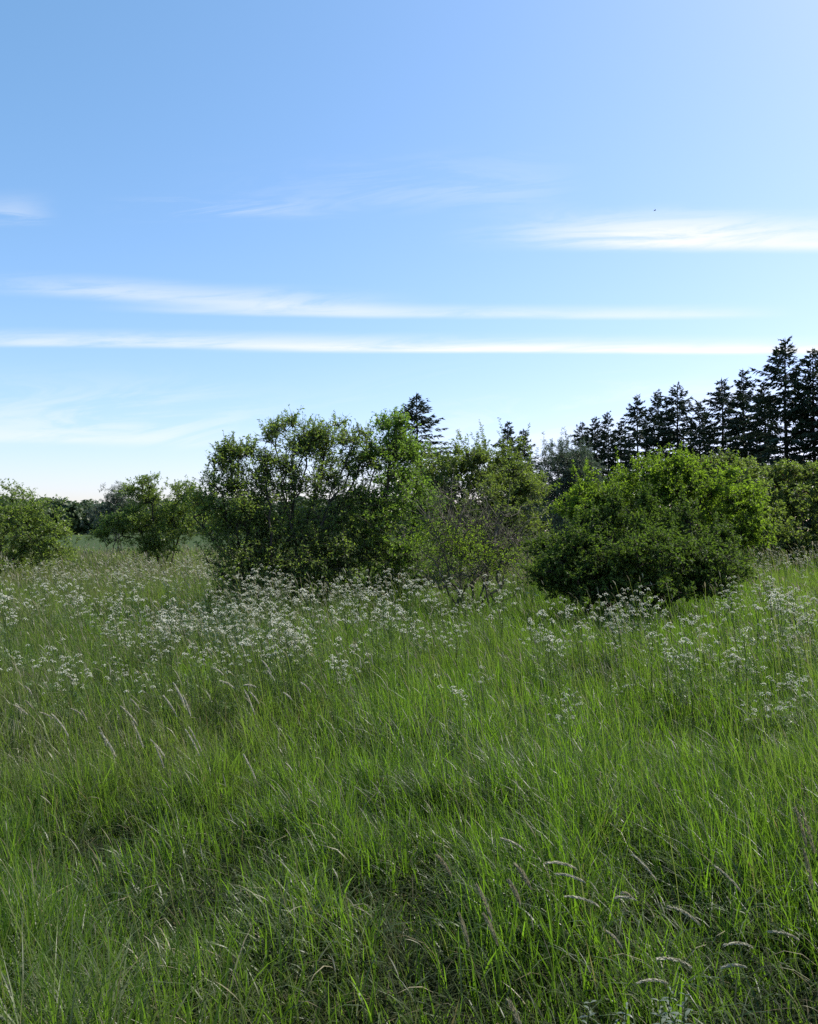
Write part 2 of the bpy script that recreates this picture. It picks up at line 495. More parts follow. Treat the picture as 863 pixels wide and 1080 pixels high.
mb = MB()
def sow(n, y0, y1, H0, H1, hl, hw, slope=.6):
    p = wedge(n, y0, y1, slope, 1.5)
    x, y = p[:, 0], p[:, 1]
    ok = RNG.random(n) < .25 + .75 * ss(vnoise(x, y, 1.7, 12), .35, .7)
    x, y = x[ok], y[ok]; n = len(x)
    stalks(mb, x, y, RNG.uniform(H0, H1, n), RNG.uniform(*hl, n), np.abs(RNG.normal(.45, .35, n)) + .1,
           LEAN + RNG.normal(0, .55, n), RNG.uniform(*hw, n), RNG.random(n) ** 1.5 * .8, 0.0018 + 0.00018 * y.mean())
sow(1900, 1.2, 5, .45, .78, (.035, .08), (.0022, .005))
sow(5200, 5, 11, .5, .85, (.05, .10), (.005, .009))
sow(4500, 11, 20, .60, .95, (.07, .13), (.012, .022))
sow(5500, 20, 40, .62, 1.0, (.09, .16), (.02, .045))
tag(mb.build('flowering_grass', [M['grass'], M['seed']]), 'thin flowering grass stalks with small tan heads across the meadow', 'grass', kind='stuff')


# ------------------------------------------------------------------ shrubs and broad-leaved trees
def frusta(mb, p0, p1, r0, r1, sides, m=0):
    n = len(p0)
    if n == 0: return
    d = unit(p1 - p0)
    a = np.where(np.abs(d[:, 2:3]) > .9, np.array([[1.0, 0, 0]]), np.array([[0, 0, 1.0]]))
    u = unit(np.cross(d, a)); w = np.cross(d, u)
    ang = np.arange(sides) * 2 * math.pi / sides
    ring = np.cos(ang)[None, :, None] * u[:, None] + np.sin(ang)[None, :, None] * w[:, None]
    v = np.concatenate([p0[:, None] + ring * r0[:, None, None], p1[:, None] + ring * r1[:, None, None]], 1)
    i = np.arange(sides); j = (i + 1) % sides
    q = (np.arange(n)[:, None, None] * (2 * sides) + np.stack([i, j, j + sides, i + sides], -1)[None]).reshape(-1, 4)
    mb.add(v.reshape(-1, 3), q, m)


def grow(stems, tips, seed, r_tip=.004, power=2.4, kink=.10, upw=0.25):
    """skeleton: polyline stems first, then every tip joined to the nearest wood by a kinked twig"""
    rng = np.random.default_rng(seed)
    pos, par = [], []
    for st in stems:
        prev = -1
        st = np.asarray(st, float)
        for a, b in zip(st[:-1], st[1:]):
            m = max(2, int(np.linalg.norm(b - a) / .22))
            for s in range(m):
                if prev == -1:
                    pos.append(a.copy()); par.append(-1); prev = len(pos) - 1
                c = a + (b - a) * (s + 1) / m + rng.normal(0, kink * .25, 3)
                pos.append(c); par.append(prev); prev = len(pos) - 1
    pos = list(pos)
    A = np.zeros((60000, 3)); A[:len(pos)] = pos
    n = len(pos)
    D = np.min(np.linalg.norm(tips[:, None] - A[None, :n], axis=2), 1)
    ends = []
    for t in tips[np.argsort(D)]:
        dv = t - A[:n]
        d = np.linalg.norm(dv, axis=1)
        cost = d - upw * dv[:, 2]              # twigs like to come from below
        i = int(np.argmin(cost))
        L = d[i]
        m = max(1, int(L / .16))
        prev = i
        a = A[i].copy()
        for s in range(m):
            f = (s + 1) / m
            c = a + (t - a) * f
            c[2] += .10 * L * math.sin(math.pi * f)
            if s < m - 1: c += rng.normal(0, kink * min(L, .6) * .5, 3)
            A[n] = c; par.append(prev); prev = n; n += 1
        ends.append(prev)
    par = np.array(par)
    pos = A[:n]
    acc = np.zeros(n)
    acc[ends] += r_tip ** power
    for i in range(n - 1, -1, -1):
        if acc[i] == 0: acc[i] = r_tip ** power
        if par[i] >= 0: acc[par[i]] += acc[i]
    rad = acc ** (1 / power)
    return pos, par, rad, np.array(ends)


def skeleton_mesh(pos, par, rad, mb=None, rmax=None):
    mb = mb or MB()
    e = np.nonzero(par >= 0)[0]
    r1 = rad[e]; r0 = np.minimum(rad[par[e]], r1 * 1.6 + .004)
    if rmax: r0 = np.minimum(r0, rmax); r1 = np.minimum(r1, rmax)
    thick = r1 > .012
    for sel, s in ((thick, 6), (~thick, 3)):
        frusta(mb, pos[par[e[sel]]], pos[e[sel]], r0[sel], r1[sel], s)
    return mb


def leaf_cloud(mb, tips, dirs, per, size, rng, spread=.10, length=.30, upbias=.6, aspect=.42, m=0, hang=.0, per_var=.4):
    """per leaves around every twig end, each a folded pointed leaf"""
    cnt = np.maximum(1, (per * rng.uniform(1 - per_var, 1 + per_var, len(tips))).astype(int))
    i = np.repeat(np.arange(len(tips)), cnt)
    n = len(i)
    s = rng.uniform(-1.0, .35, n)
    c = tips[i] + dirs[i] * (s * length)[:, None] + rng.normal(0, spread, (n, 3))
    ax = unit(dirs[i] * .7 + rng.normal(0, .75, (n, 3)) + np.array([0, 0, -hang]))
    nr = unit(np.array([0, 0, upbias]) + rng.normal(0, .6, (n, 3)))
    sd = unit(np.cross(ax, nr)); nr = np.cross(sd, ax)
    L = size * rng.uniform(.6, 1.25, n); W = L * aspect
    a = c; tip = c + ax * L[:, None] - nr * (L * .12)[:, None]
    mid = c + ax * (L * .45)[:, None]
    l = mid + sd * (W / 2)[:, None] + nr * (W * .18)[:, None]
    r = mid - sd * (W / 2)[:, None] + nr * (W * .18)[:, None]
    v = np.stack([a, r, tip, l], 1).reshape(-1, 3)
    q = np.arange(4 * n).reshape(n, 4)
    mb.add(v, q, m)


def twig_leaves(mb, o, d, tl, per, size, rng, aspect=.45, upbias=.7, hang=.0):
    """leaves set along thin twigs from o along d, each folded and pointed"""
    cnt = rng.poisson(per, len(o))
    i = np.repeat(np.arange(len(o)), cnt); n = len(i)
    f = rng.uniform(.1, 1.02, n)
    c = o[i] + d[i] * (f * tl[i])[:, None]
    rad = unit(np.cross(d[i], rng.normal(0, 1, (n, 3))))
    ax = unit(d[i] * rng.uniform(.2, 1.1, (n, 1)) + rad * .9 + np.array([0, 0, -.1 - hang]))
    nr = unit(np.array([0, 0, upbias]) + rng.normal(0, .5, (n, 3)))
    sd = unit(np.cross(ax, nr)); nr = np.cross(sd, ax)
    L = size * rng.uniform(.6, 1.25, n); W = L * aspect
    tip = c + ax * L[:, None] - nr * (L * .15)[:, None]
    m = c + ax * (L * .45)[:, None]
    l = m + sd * (W / 2)[:, None] + nr * (W * .18)[:, None]
    r = m - sd * (W / 2)[:, None] + nr * (W * .18)[:, None]
    mb.add(np.stack([c, r, tip, l], 1).reshape(-1, 3), np.arange(4 * n).reshape(n, 4))


def crown_tips(lobes, Yd, n, rng, clump=.16, nclump=14, flat=.8, depth=1.0):
    """tips in loose clumps near the skin of each lobe; a lobe is (px, py, rx, ry, depth offset, weight)"""
    out = []
    w = np.array([l[2] * l[3] * (l[5] if len(l) > 5 else 1) for l in lobes]); w = w / w.sum()
    for l, ww in zip(lobes, w):
        px, py, rx, ry = l[:4]
        dy = l[4] if len(l) > 4 else 0
        Yl = Yd + dy
        c = P(px, py, Yl); ax = rx / F * Yl; az = ry / F * Yl; ay = depth * (ax * .6 + az * .4)
        m = max(4, int(n * ww)); kc = max(3, int(nclump))
        u = unit(rng.normal(0, 1, (kc, 3))) * (rng.uniform(.15, 1, (kc, 1)) ** .5)
        j = rng.integers(0, kc, m)
        p = u[j] + rng.normal(0, 1, (m, 3)) * (clump * rng.uniform(.9, 2.3, (kc, 1)))[j] * np.array([1, 1, flat])
        rr = np.linalg.norm(p, axis=1, keepdims=True)
        p = p / np.maximum(1, rr / 1.45)
        out.append(c + p * np.array([ax, ay, az]))
    return np.concatenate(out)


def shrub(name, label, cat, group, Yd, base_px, lobes, ntips, per, leaf, mat, bark='bark', seed=1, nstem=5, stem_r=.35,
          clump=.16, nclump=14, aspect=.42, spread=.10, length=.3, upbias=.6, hang=0, extra=None, blossom=None, stems_px=None, kink=.10,
          depth=1.0, shoots=0, shoot_len=.6, twigs=5):
    rng = np.random.default_rng(seed)
    bx = (base_px - 431.5) / F * Yd
    bz = float(terrain(np.array([bx]), np.array([Yd]))[0]) - .05
    base = np.array([bx, Yd, bz])
    root = bpy.data.objects.new(name, None); COL.objects.link(root); root.location = base
    tag(root, label, cat, group)
    tips = crown_tips(lobes, Yd, ntips, rng, clump, nclump, depth=depth)
    low = terrain(tips[:, 0], tips[:, 1]) + .12
    tips[:, 2] = np.maximum(tips[:, 2], low + .2 * rng.random(len(tips)))
    stems = []
    for i in range(nstem):
        l = lobes[i % len(lobes)]
        c = P(l[0], l[1], Yd + (l[4] if len(l) > 4 else 0))
        a = base + np.array([rng.normal(0, stem_r * .5), rng.normal(0, stem_r * .5), 0])
        c = c + rng.normal(0, .12, 3)
        mid = a * .5 + c * .5 + rng.normal(0, .16, 3); mid[2] += .1
        stems.append([a, a * .75 + mid * .25 + rng.normal(0, .05, 3), mid, c])
    for st in (stems_px or []):
        stems.append([P(x, y, Yd + dy) if y is not None else base + np.array([(x - base_px) / F * Yd, dy, 0]) for x, y, dy in st])
    pos, par, rad, ends = grow(stems, tips, seed, kink=kink)
    tm = skeleton_mesh(pos, par, rad, rmax=.11)
    tm.v = [v - base for v in tm.v]
    E = pos[ends]; dr = unit(E - pos[par[ends]])
    cen = tips.mean(0)
    dr = unit(dr + .5 * unit(E - cen) + np.array([0, 0, .25]))
    lm = MB()
    tw = MB()
    src = np.concatenate([np.repeat(E, twigs, 0), np.repeat(pos[par[par[ends]]], 2, 0)])
    sdir = np.concatenate([np.repeat(dr, twigs, 0), np.repeat(dr, 2, 0)])
    nt_ = len(src)
    td = unit(sdir + rng.normal(0, .62, (nt_, 3)) + np.array([0, 0, .22 - hang]))
    tl = length * rng.uniform(.45, 1.1, nt_)
    frusta(tw, src, src + td * tl[:, None], np.full(nt_, .0032), np.full(nt_, .0015), 3)
    twig_leaves(lm, src, td, tl, per / 6.0, leaf, rng, aspect, upbias, hang)
    tm.v += [v - base for v in tw.v]; tm.q += [q + tm.n for q in tw.q]; tm.m += tw.m; tm.t += tw.t; tm.n += tw.n
    if shoots:     # straight young shoots standing out of the crown
        top = E[np.argsort(-(E[:, 2] + rng.normal(0, .35, len(E))))[:shoots]]
        sl = shoot_len * rng.uniform(.5, 1.1, shoots)
        sd = unit(np.stack([rng.normal(0, .28, shoots), rng.normal(0, .28, shoots), np.ones(shoots)], -1))
        sm = MB(); frusta(sm, top - base, top + sd * sl[:, None] - base, np.full(shoots, .004), np.full(shoots, .002), 3)
        tm.v += sm.v; tm.q += [q + tm.n for q in sm.q]; tm.m += sm.m; tm.t += sm.t; tm.n += sm.n
        for f in np.linspace(.2, 1, 5):
            twig_leaves(lm, top + sd * (sl * (f - .2))[:, None], sd, sl * .2, 8, leaf * (1.05 - .35 * f), rng, aspect)
    tm.build('trunk', [M[bark]], root)
    lm.v = [v - base for v in lm.v]
    lm.build('crown', [M[mat]], root, smooth=False)
    if blossom:
        bm_, frac, bper, bsize = blossom
        sel = E[:, 2] > np.quantile(E[:, 2], 1 - frac)
        b = MB(); leaf_cloud(b, E[sel] + np.array([0, 0, .04]), dr[sel], bper, bsize, rng, spread * .7, .12, .9, .7)
        b.v = [v - base for v in b.v]
        b.build('blossom', [M[bm_]], root, smooth=False)
    return root, base, (pos, par, rad, ends)


# left edge: rounded bright bush with two thin shoots standing above it
shrub('bush', 'rounded green bush cut by the left picture edge with two thin shoots on top', 'bush', 'shrubs of the hedge line',
      24, -12, [(-30, 548, 58, 30), (26, 556, 34, 28, -.3), (50, 574, 20, 16, -.6), (-5, 572, 70, 26, -.5), (0, 592, 74, 14, -.4), (15, 522, 10, 8, 0, .5), (28, 528, 5, 10, .2, .6), (9, 518, 6, 8, .1, .8)],
      620, 42, .085, 'elder', seed=21, nstem=6, clump=.17)
# small spreading tree with arching limbs
shrub('small_tree', 'small spreading green tree with low arching limbs left of the big elder', 'tree', 'shrubs of the hedge line',
      29, 170, [(165, 522, 30, 18), (135, 545, 26, 16), (185, 535, 26, 22), (160, 556, 40, 22), (165, 574, 36, 12), (118, 560, 14, 16), (198, 522, 14, 12), (205, 545, 22, 20), (150, 520, 16, 12)],
      640, 40, .085, 'elder', 'bark_dark', seed=22, nstem=4, clump=.15, nclump=9,
      stems_px=[[(165, None, 0), (150, 572, 0), (140, 566, 0), (128, 565, 0), (116, 572, -.2), (110, 578, -.3)],
                [(178, None, 0), (188, 566, 0), (200, 556, 0), (214, 546, 0)]])
shrub('willow', 'grey green willow bush poking up behind the small spreading tree', 'willow', 'shrubs of the hedge line',
      46, 124, [(122, 535, 15, 18), (130, 528, 12, 12), (116, 548, 18, 18), (124, 524, 8, 10)], 340, 46, .13, 'willow', seed=23, nstem=4,
      aspect=.2, clump=.2, spread=.14)

# the elder group, three shrubs grown together
shrub('elder', 'dark open elder at the left of the thicket, bare low limbs reaching left', 'elder tree', 'elders of the thicket',
      14.6, 262, [(250, 488, 20, 15, 0), (234, 494, 14, 11, .1), (275, 500, 20, 18, .2), (240, 525, 24, 22, -.1), (270, 540, 34, 30, .1), (225, 548, 18, 22, .1),
                  (255, 588, 34, 26, -.1), (290, 590, 34, 32, .0), (265, 620, 34, 16, .1), (208, 535, 12, 14, .3), (240, 474, 8, 6, .1), (262, 476, 8, 6, .2)],
      640, 27, .064, 'elder', 'bark_dark', seed=31, nstem=6, stem_r=.5, clump=.15, nclump=10, shoots=50, shoot_len=.35,
      stems_px=[[(262, None, 0), (245, 598, -.1), (228, 572, -.1), (214, 560, 0), (198, 566, .1), (190, 570, .1)],
                [(255, None, -.2), (246, 612, -.4), (232, 601, -.5), (218, 606, -.6)],
                [(268, None, 0), (262, 560, 0), (248, 520, 0), (244, 485, 0)]])
shrub('elder', 'tallest elder in the middle of the thicket, many upright stems with sky between', 'elder tree', 'elders of the thicket',
      15.2, 318, [(312, 462, 26, 16, 0), (294, 456, 13, 11, .1), (346, 464, 28, 14, .3), (374, 466, 22, 15, .2), (325, 475, 34, 18, .3), (375, 480, 22, 20, .4), (300, 500, 22, 22, -.2),
                  (322, 535, 26, 36, -.2), (358, 552, 24, 26, -.1), (310, 575, 40, 30, -.2), (382, 545, 24, 40, .1), (368, 580, 34, 26, 0), (345, 595, 46, 24, -.3), (335, 620, 60, 16, 0), (314, 446, 10, 6, 0), (350, 452, 12, 6, .2), (286, 464, 9, 9, 0), (348, 500, 36, 22, .3, .8)],
      900, 26, .066, 'elder', 'bark', seed=32, nstem=12, stem_r=.7, clump=.15, nclump=10, shoots=60, shoot_len=.3,
      stems_px=[[(300, None, 0), (298, 590, 0), (305, 545, 0), (325, 490, .1), (318, 452, .1), (300, 440, .1)],
                [(325, None, 0), (338, 560, 0), (352, 510, .1), (362, 470, .1), (372, 445, .2)],
                [(330, None, .2), (345, 560, .2), (375, 505, .3), (384, 470, .3)],
                [(312, None, 0), (322, 580, 0), (334, 575, 0), (348, 560, -.1)],
                [(320, None, .1), (328, 540, .1), (340, 490, .2), (345, 450, .2)]])
shrub('elder', 'leafy bright elder at the right of the thicket below the lone spruce', 'elder tree', 'elders of the thicket',
      15.8, 408, [(412, 462, 20, 18, 0), (400, 490, 24, 22, -.2), (428, 492, 20, 22, 0), (410, 525, 34, 28, -.1), (440, 535, 22, 28, .2), (400, 570, 34, 34, -.2), (430, 590, 34, 32, 0), (412, 618, 44, 16, 0), (406, 448, 10, 8, .1), (424, 474, 12, 12, -.1)],
      640, 32, .070, 'elder_bright', 'bark', seed=33, nstem=6, stem_r=.5, clump=.16, nclump=12, shoots=50, shoot_len=.35)

# behind and right of the elders
shrub('shrub', 'olive green shrub with upright shoots behind the bare twiggy bush', 'shrub', 'shrubs of the hedge line',
      22, 510, [(480, 500, 36, 26), (525, 500, 44, 28), (505, 530, 60, 34), (555, 510, 22, 26), (465, 520, 24, 40), (540, 545, 40, 30), (505, 580, 70, 26)],
      1100, 38, .09, 'olive_lit', seed=41, nstem=7, clump=.16, shoots=60, shoot_len=.75)
shrub('shrub', 'dark grey green shrub between the olive shrub and the spruce row', 'shrub', 'shrubs of the hedge line',
      28, 598, [(598, 490, 30, 18), (590, 510, 28, 30), (622, 505, 22, 24), (600, 535, 36, 34), (600, 570, 40, 26)], 640, 42, .12, 'willow', seed=42, nstem=5, clump=.18, aspect=.22, shoots=40, shoot_len=.7)
root, base, _ = shrub('bare_bush', 'half dead twiggy bush of brown branches right of the leafy elder', 'bush', None,
      14.4, 492, [(485, 552, 44, 32), (520, 556, 36, 32), (460, 572, 34, 30), (500, 580, 54, 30), (475, 528, 22, 18), (540, 578, 26, 24), (495, 605, 56, 20)],
      560, 6, .05, 'olive', 'dead_wood', seed=43, nstem=9, stem_r=.6, clump=.24, kink=.2, twigs=1, length=.4,
      stems_px=[[(495, None, 0), (470, 585, -.2), (448, 545, -.3), (425, 520, -.4)], [(500, None, 0), (520, 575, -.2), (535, 540, -.2), (538, 508, -.1)],
                [(490, None, 0), (484, 560, 0), (478, 510, 0), (474, 480, .1)], [(490, None, 0), (460, 595, -.4), (440, 570, -.5), (428, 558, -.5)]])
rng = np.random.default_rng(44)
tp = crown_tips([(480, 570, 34, 16, -.3), (500, 585, 36, 18, -.5), (452, 568, 22, 12, -.4), (520, 590, 24, 14, -.2)], 14.4, 110, rng, .26, 9)
lm = MB(); leaf_cloud(lm, tp, unit(rng.normal(0, .5, (len(tp), 3)) + [0, 0, .6]), 26, .055, rng, .09, .2)
lm.v = [v - base for v in lm.v]; lm.build('foliage', [M['thorn_bright']], root, smooth=False)

shrub('hawthorn', 'big dark rounded hawthorn in front, dense down to the grass', 'bush', 'hawthorns on the right',
      13.0, 668, [(655, 572, 44, 24, 0), (612, 584, 34, 24, -.2), (715, 576, 44, 26, 0), (670, 594, 84, 28, -.5), (640, 556, 20, 14, .2), (694, 556, 26, 15, .2), (752, 582, 28, 22, .1), (588, 592, 26, 22, 0),
                  (738, 605, 42, 22, -.2), (606, 608, 42, 20, -.3), (665, 620, 88, 14, -.2), (640, 605, 46, 22, -.6), (566, 578, 14, 10, .2, .8), (652, 536, 9, 9, .1, 1.4), (722, 545, 12, 9, .1, 1.2), (684, 534, 8, 9, 0, 1.4), (618, 552, 9, 9, .1, 1.2)],
      1600, 38, .052, 'thorn', 'bark_dark', seed=51, nstem=10, stem_r=.6, clump=.13, nclump=16, aspect=.6, spread=.055, length=.2, shoots=150, shoot_len=.42)
shrub('hawthorn', 'bright green hawthorn with a smooth top behind the dark front one', 'bush', 'hawthorns on the right',
      17.5, 705, [(696, 506, 40, 20), (748, 514, 40, 22), (650, 520, 40, 20), (620, 528, 30, 22), (700, 590, 80, 22), (770, 545, 32, 30), (700, 540, 80, 34), (785, 565, 18, 22, -.3), (730, 502, 30, 12), (792, 532, 20, 18)],
      1250, 40, .062, 'thorn_bright', seed=52, nstem=8, stem_r=.6, clump=.14, nclump=14, aspect=.6, spread=.07, length=.22, shoots=90, shoot_len=.5)
shrub('hawthorn', 'hawthorn at the right picture edge with faded tan blossom along its top', 'bush', 'hawthorns on the right',
      23, 840, [(835, 515, 44, 26), (880, 518, 50, 28), (800, 520, 30, 26), (840, 545, 70, 30), (910, 540, 50, 40), (815, 500, 24, 12), (840, 575, 80, 16), (792, 535, 26, 26, -2), (800, 560, 30, 24, -2), (860, 508, 30, 14)],
      1300, 36, .085, 'olive_lit', 'bark_dark', seed=53, nstem=8, clump=.15, aspect=.6, spread=.08, length=.24, blossom=('faded', .35, 5, .05))
shrub('hawthorn', 'small rusty topped hawthorn just showing under the tall spruces', 'bush', 'hawthorns on the right',
      27, 772, [(772, 498, 26, 16), (785, 515, 30, 24), (752, 510, 24, 22)], 420, 36, .095, 'olive_lit', 'bark_dark', seed=54, nstem=5, aspect=.6, blossom=('faded', .5, 7, .06))


# ------------------------------------------------------------------ spruces
def spruce_meshes(seed, H=15.0, R=2.6, bare=.10, dens=1.0, droop=1.0):
    rng = np.random.default_rng(seed)
    tm = MB()
    k = 14
    zz = np.linspace(0, H, k + 1)
    ax = np.stack([np.cumsum(rng.normal(0, .025, k + 1)), np.cumsum(rng.normal(0, .025, k + 1)), zz], -1)
    rr = .17 * (1 - zz / H) ** .85 + .012
    frusta(tm, ax[:-1], ax[1:], rr[:-1], rr[1:], 7)
    nm = MB()
    z = H * bare
    B0, B1, BR = [], [], []
    while z < H - .15:
        f = z / H
        top = 1 - f
        env = R * min(1.0, (top * 1.7) ** .8) * (1.0 if f > .3 else .85)
        nb = rng.integers(4, 7) if top > .06 else 4
        a0 = rng.uniform(0, 6.28)
        for b in range(nb):
            if rng.random() < .10: continue
            az = a0 + b * 6.283 / nb + rng.normal(0, .25)
            L = env * rng.choice([rng.uniform(.25, .7), rng.uniform(.7, 1.2)]) + .12
            o = np.array([np.interp(z, zz, ax[:, 0]), np.interp(z, zz, ax[:, 1]), z + rng.normal(0, .16)])
            e0 = (0.60 if top < .25 else .22) - .35 * (1 - top < .5) * droop + rng.normal(0, .20)
            m = 7
            t = np.linspace(0, 1, m + 1)
            el = e0 - .55 * droop * t * (1 - .5 * (top < .2)) + .75 * np.clip(t - .6, 0, 1)
            st = np.stack([np.cos(az) * np.cos(el), np.sin(az) * np.cos(el), np.sin(el)], -1) * (L / m)
            p = o + np.concatenate([np.zeros((1, 3)), np.cumsum(st[:-1], 0)], 0)
            B0.append(p[:-1]); B1.append(p[1:]); BR.append(np.linspace(.028, .006, m) * (.4 + .6 * L / R))
            # side twigs: fan out and hang from the branch
            nt_ = max(6, int(68 * L / R * dens))
            s = rng.uniform(.12, 1, nt_) ** .8
            q = np.stack([np.interp(s * m, np.arange(m + 1), p[:, c]) for c in range(3)], -1)
            fw = np.array([np.cos(az), np.sin(az), 0]); sd = np.array([-np.sin(az), np.cos(az), 0])
            sg = rng.choice([-1, 1], nt_)
            dirn = unit(fw[None] * rng.uniform(.5, 1.0, (nt_, 1)) + sd[None] * (sg * rng.uniform(.25, 1.0, nt_))[:, None] +
                        np.array([0, 0, 1]) * (rng.normal(-.42 * droop, .34, nt_) + .45 * (top < .15))[:, None])
            Lt = rng.uniform(.18, .62, nt_) * (.45 + .75 * min(1, L / 1.6)) * (1.15 - .55 * s)
            for roll in (0.0, 1.3):
                u = unit(np.cross(dirn, np.array([0, 0, 1.0]) + rng.normal(0, .25, (nt_, 3))))
                w = np.cross(dirn, u)
                cr = u * math.cos(roll) + w * math.sin(roll)
                hw = rng.uniform(.03, .065, nt_)[:, None]
                midp = q + dirn * (Lt * .5)[:, None]
                v = np.stack([q - cr * hw * .5, midp - cr * hw, q + dirn * Lt[:, None], midp + cr * hw], 1)
                nm.add(v.reshape(-1, 3), np.arange(4 * nt_).reshape(-1, 4))
            tipd = unit(p[-1] - p[-2])
            nm.add(np.stack([p[-2] - sd * .04, p[-1] - sd * .05, p[-1] + tipd * .25, p[-1] + sd * .05]), [[0, 1, 2, 3]])
        z += rng.uniform(.20, .42) * (0.55 + .75 * top)
    # leader
    tp = ax[-1]
    for az in rng.uniform(0, 6.28, 7):
        c = np.array([math.cos(az), math.sin(az), 0]) * .05
        nm.add(np.stack([tp - [0, 0, .7] - c, tp - [0, 0, .3] - c * 1.2, tp + [0, 0, .3], tp - [0, 0, .3] + c]), [[0, 1, 2, 3]])
    frusta(tm, np.concatenate(B0), np.concatenate(B1), np.concatenate(BR), np.concatenate(BR) * .9, 4)
    return tm.mesh('trunk', [M['bark_dark']]), nm.mesh('crown', [M['spruce']], smooth=False), H


PROTO = [spruce_meshes(101, 15, 3.5, .05, 1.1), spruce_meshes(102, 15, 3.2, .05, 1.2, 1.1), spruce_meshes(103, 15, 4.0, .06, 1.0, 1.3),
         spruce_meshes(104, 15, 3.0, .05, 1.1, .8), spruce_meshes(105, 15, 4.3, .06, 1.1), spruce_meshes(106, 15, 3.8, .05, 1.2, 1.5), spruce_meshes(107, 15, 3.9, .05, .85, .9)]
SPR = [  # top px, top py, depth, prototype, width factor, label
    (440, 416, 50, 6, 1.4, 'lone spruce with open branch whorls rising behind the bright elder'),
    (536, 445, 72, 3, 1.2, 'taller of the two small distant spruces above the olive shrub'),
    (553, 453, 74, 1, 1.2, 'shorter of the two small distant spruces above the olive shrub'),
    (613, 446, 96, 2, 1.2, 'short leaning-topped spruce at the far left end of the row'),
    (629, 440, 94, 1, 1.15, 'second spruce from the left end of the row'),
    (642, 435, 92, 0, 1.0, 'pointed narrow spruce, third from the left end of the row'),
    (654, 445, 90, 3, 1.2, 'low spruce in the dip before the row steps up'),
    (673, 417, 86, 5, 1.1, 'spruce with long left hand branches where the row steps up'),
    (695, 413, 82, 0, 1.0, 'broad dark pointed spruce left of the middle of the row'),
    (717, 406, 79, 4, 1.2, 'dense dark spruce with a stubby top in the middle of the row'),
    (736, 424, 78, 4, 0.9, 'lower spruce filling the gap right of the middle of the row'),
    (763, 400, 74, 5, 1.1, 'airy spruce with widely spaced branches and a bare trunk'),
    (787, 390, 70, 3, 1.2, 'slim spruce standing left of the tallest spruce'),
    (806, 404, 68, 1, 1.1, 'shorter spruce tucked against the left side of the tallest one'),
    (834, 358, 62, 4, 1.2, 'tallest and broadest spruce of the row near the right picture edge'),
    (860, 369, 60, 0, 1.15, 'tall spruce cut through by the right picture edge'),
    (886, 372, 58, 2, 1.1, 'spruce standing just past the right picture edge'),
    (915, 350, 55, 1, 1.1, 'outermost spruce of the row, past the right picture edge'),
]
for i, (px, py, Yd, k, wf, lab) in enumerate(SPR):
    t, c, H = PROTO[k]
    top = P(px, py, Yd)
    zb = float(terrain(np.array([top[0]]), np.array([Yd]))[0]) - .1
    root = bpy.data.objects.new('spruce', None); COL.objects.link(root)
    root.location = (top[0], Yd, zb)
    s = (top[2] - zb) / H
    w = s * wf * (.90 + .20 * random.random())
    root.scale = (w, w, s)
    root.rotation_euler = (0, 0, random.uniform(0, 6.28))
    tag(root, lab, 'spruce', 'spruces beyond the hedge')
    obj('trunk', t, root); obj('crown', c, root)

# ------------------------------------------------------------------ far woodland, one mass
rng = np.random.default_rng(201)
wm = MB()
n = 460
wx = rng.uniform(-330, 60, n); wy = rng.uniform(285, 350, n)
hh = 10.5 + 3.0 * vnoise(wx, wy * .2, 28, 21) + rng.uniform(-.6, 1.2, n)
for x, y, h in zip(wx, wy, hh):
    m = int(620 if y < 310 else 300)
    u = unit(rng.normal(0, 1, (m, 3))); u[:, 2] = np.where(u[:, 2] < -.75, -u[:, 2], u[:, 2])
    lump = 1 + .22 * np.sin(u[:, 0] * 5 + x) * np.sin(u[:, 2] * 6 + y) + rng.normal(0, .06, m)
    r = np.array([rng.uniform(4.2, 6.0), 4.8, h * .5])
    c = np.array([x, y, h * .5]) + u * r * lump[:, None]
    c[:, 2] = np.maximum(c[:, 2], .3)
    a = unit(rng.normal(0, 1, (m, 3))); nrm = unit(u + rng.normal(0, .5, (m, 3)))
    s1 = unit(np.cross(a, nrm)); s2 = np.cross(nrm, s1)
    sz = rng.uniform(.35, .85, m)[:, None]
    v = np.stack([c - s1 * sz, c - s2 * sz * .8, c + s1 * sz, c + s2 * sz * .8], 1).reshape(-1, 3)
    wm.add(v, np.arange(4 * m).reshape(-1, 4))
tag(wm.build('woodland', [M['wood']], smooth=False), 'distant dark green wood along the far side of the crop field', 'woodland', kind='stuff')


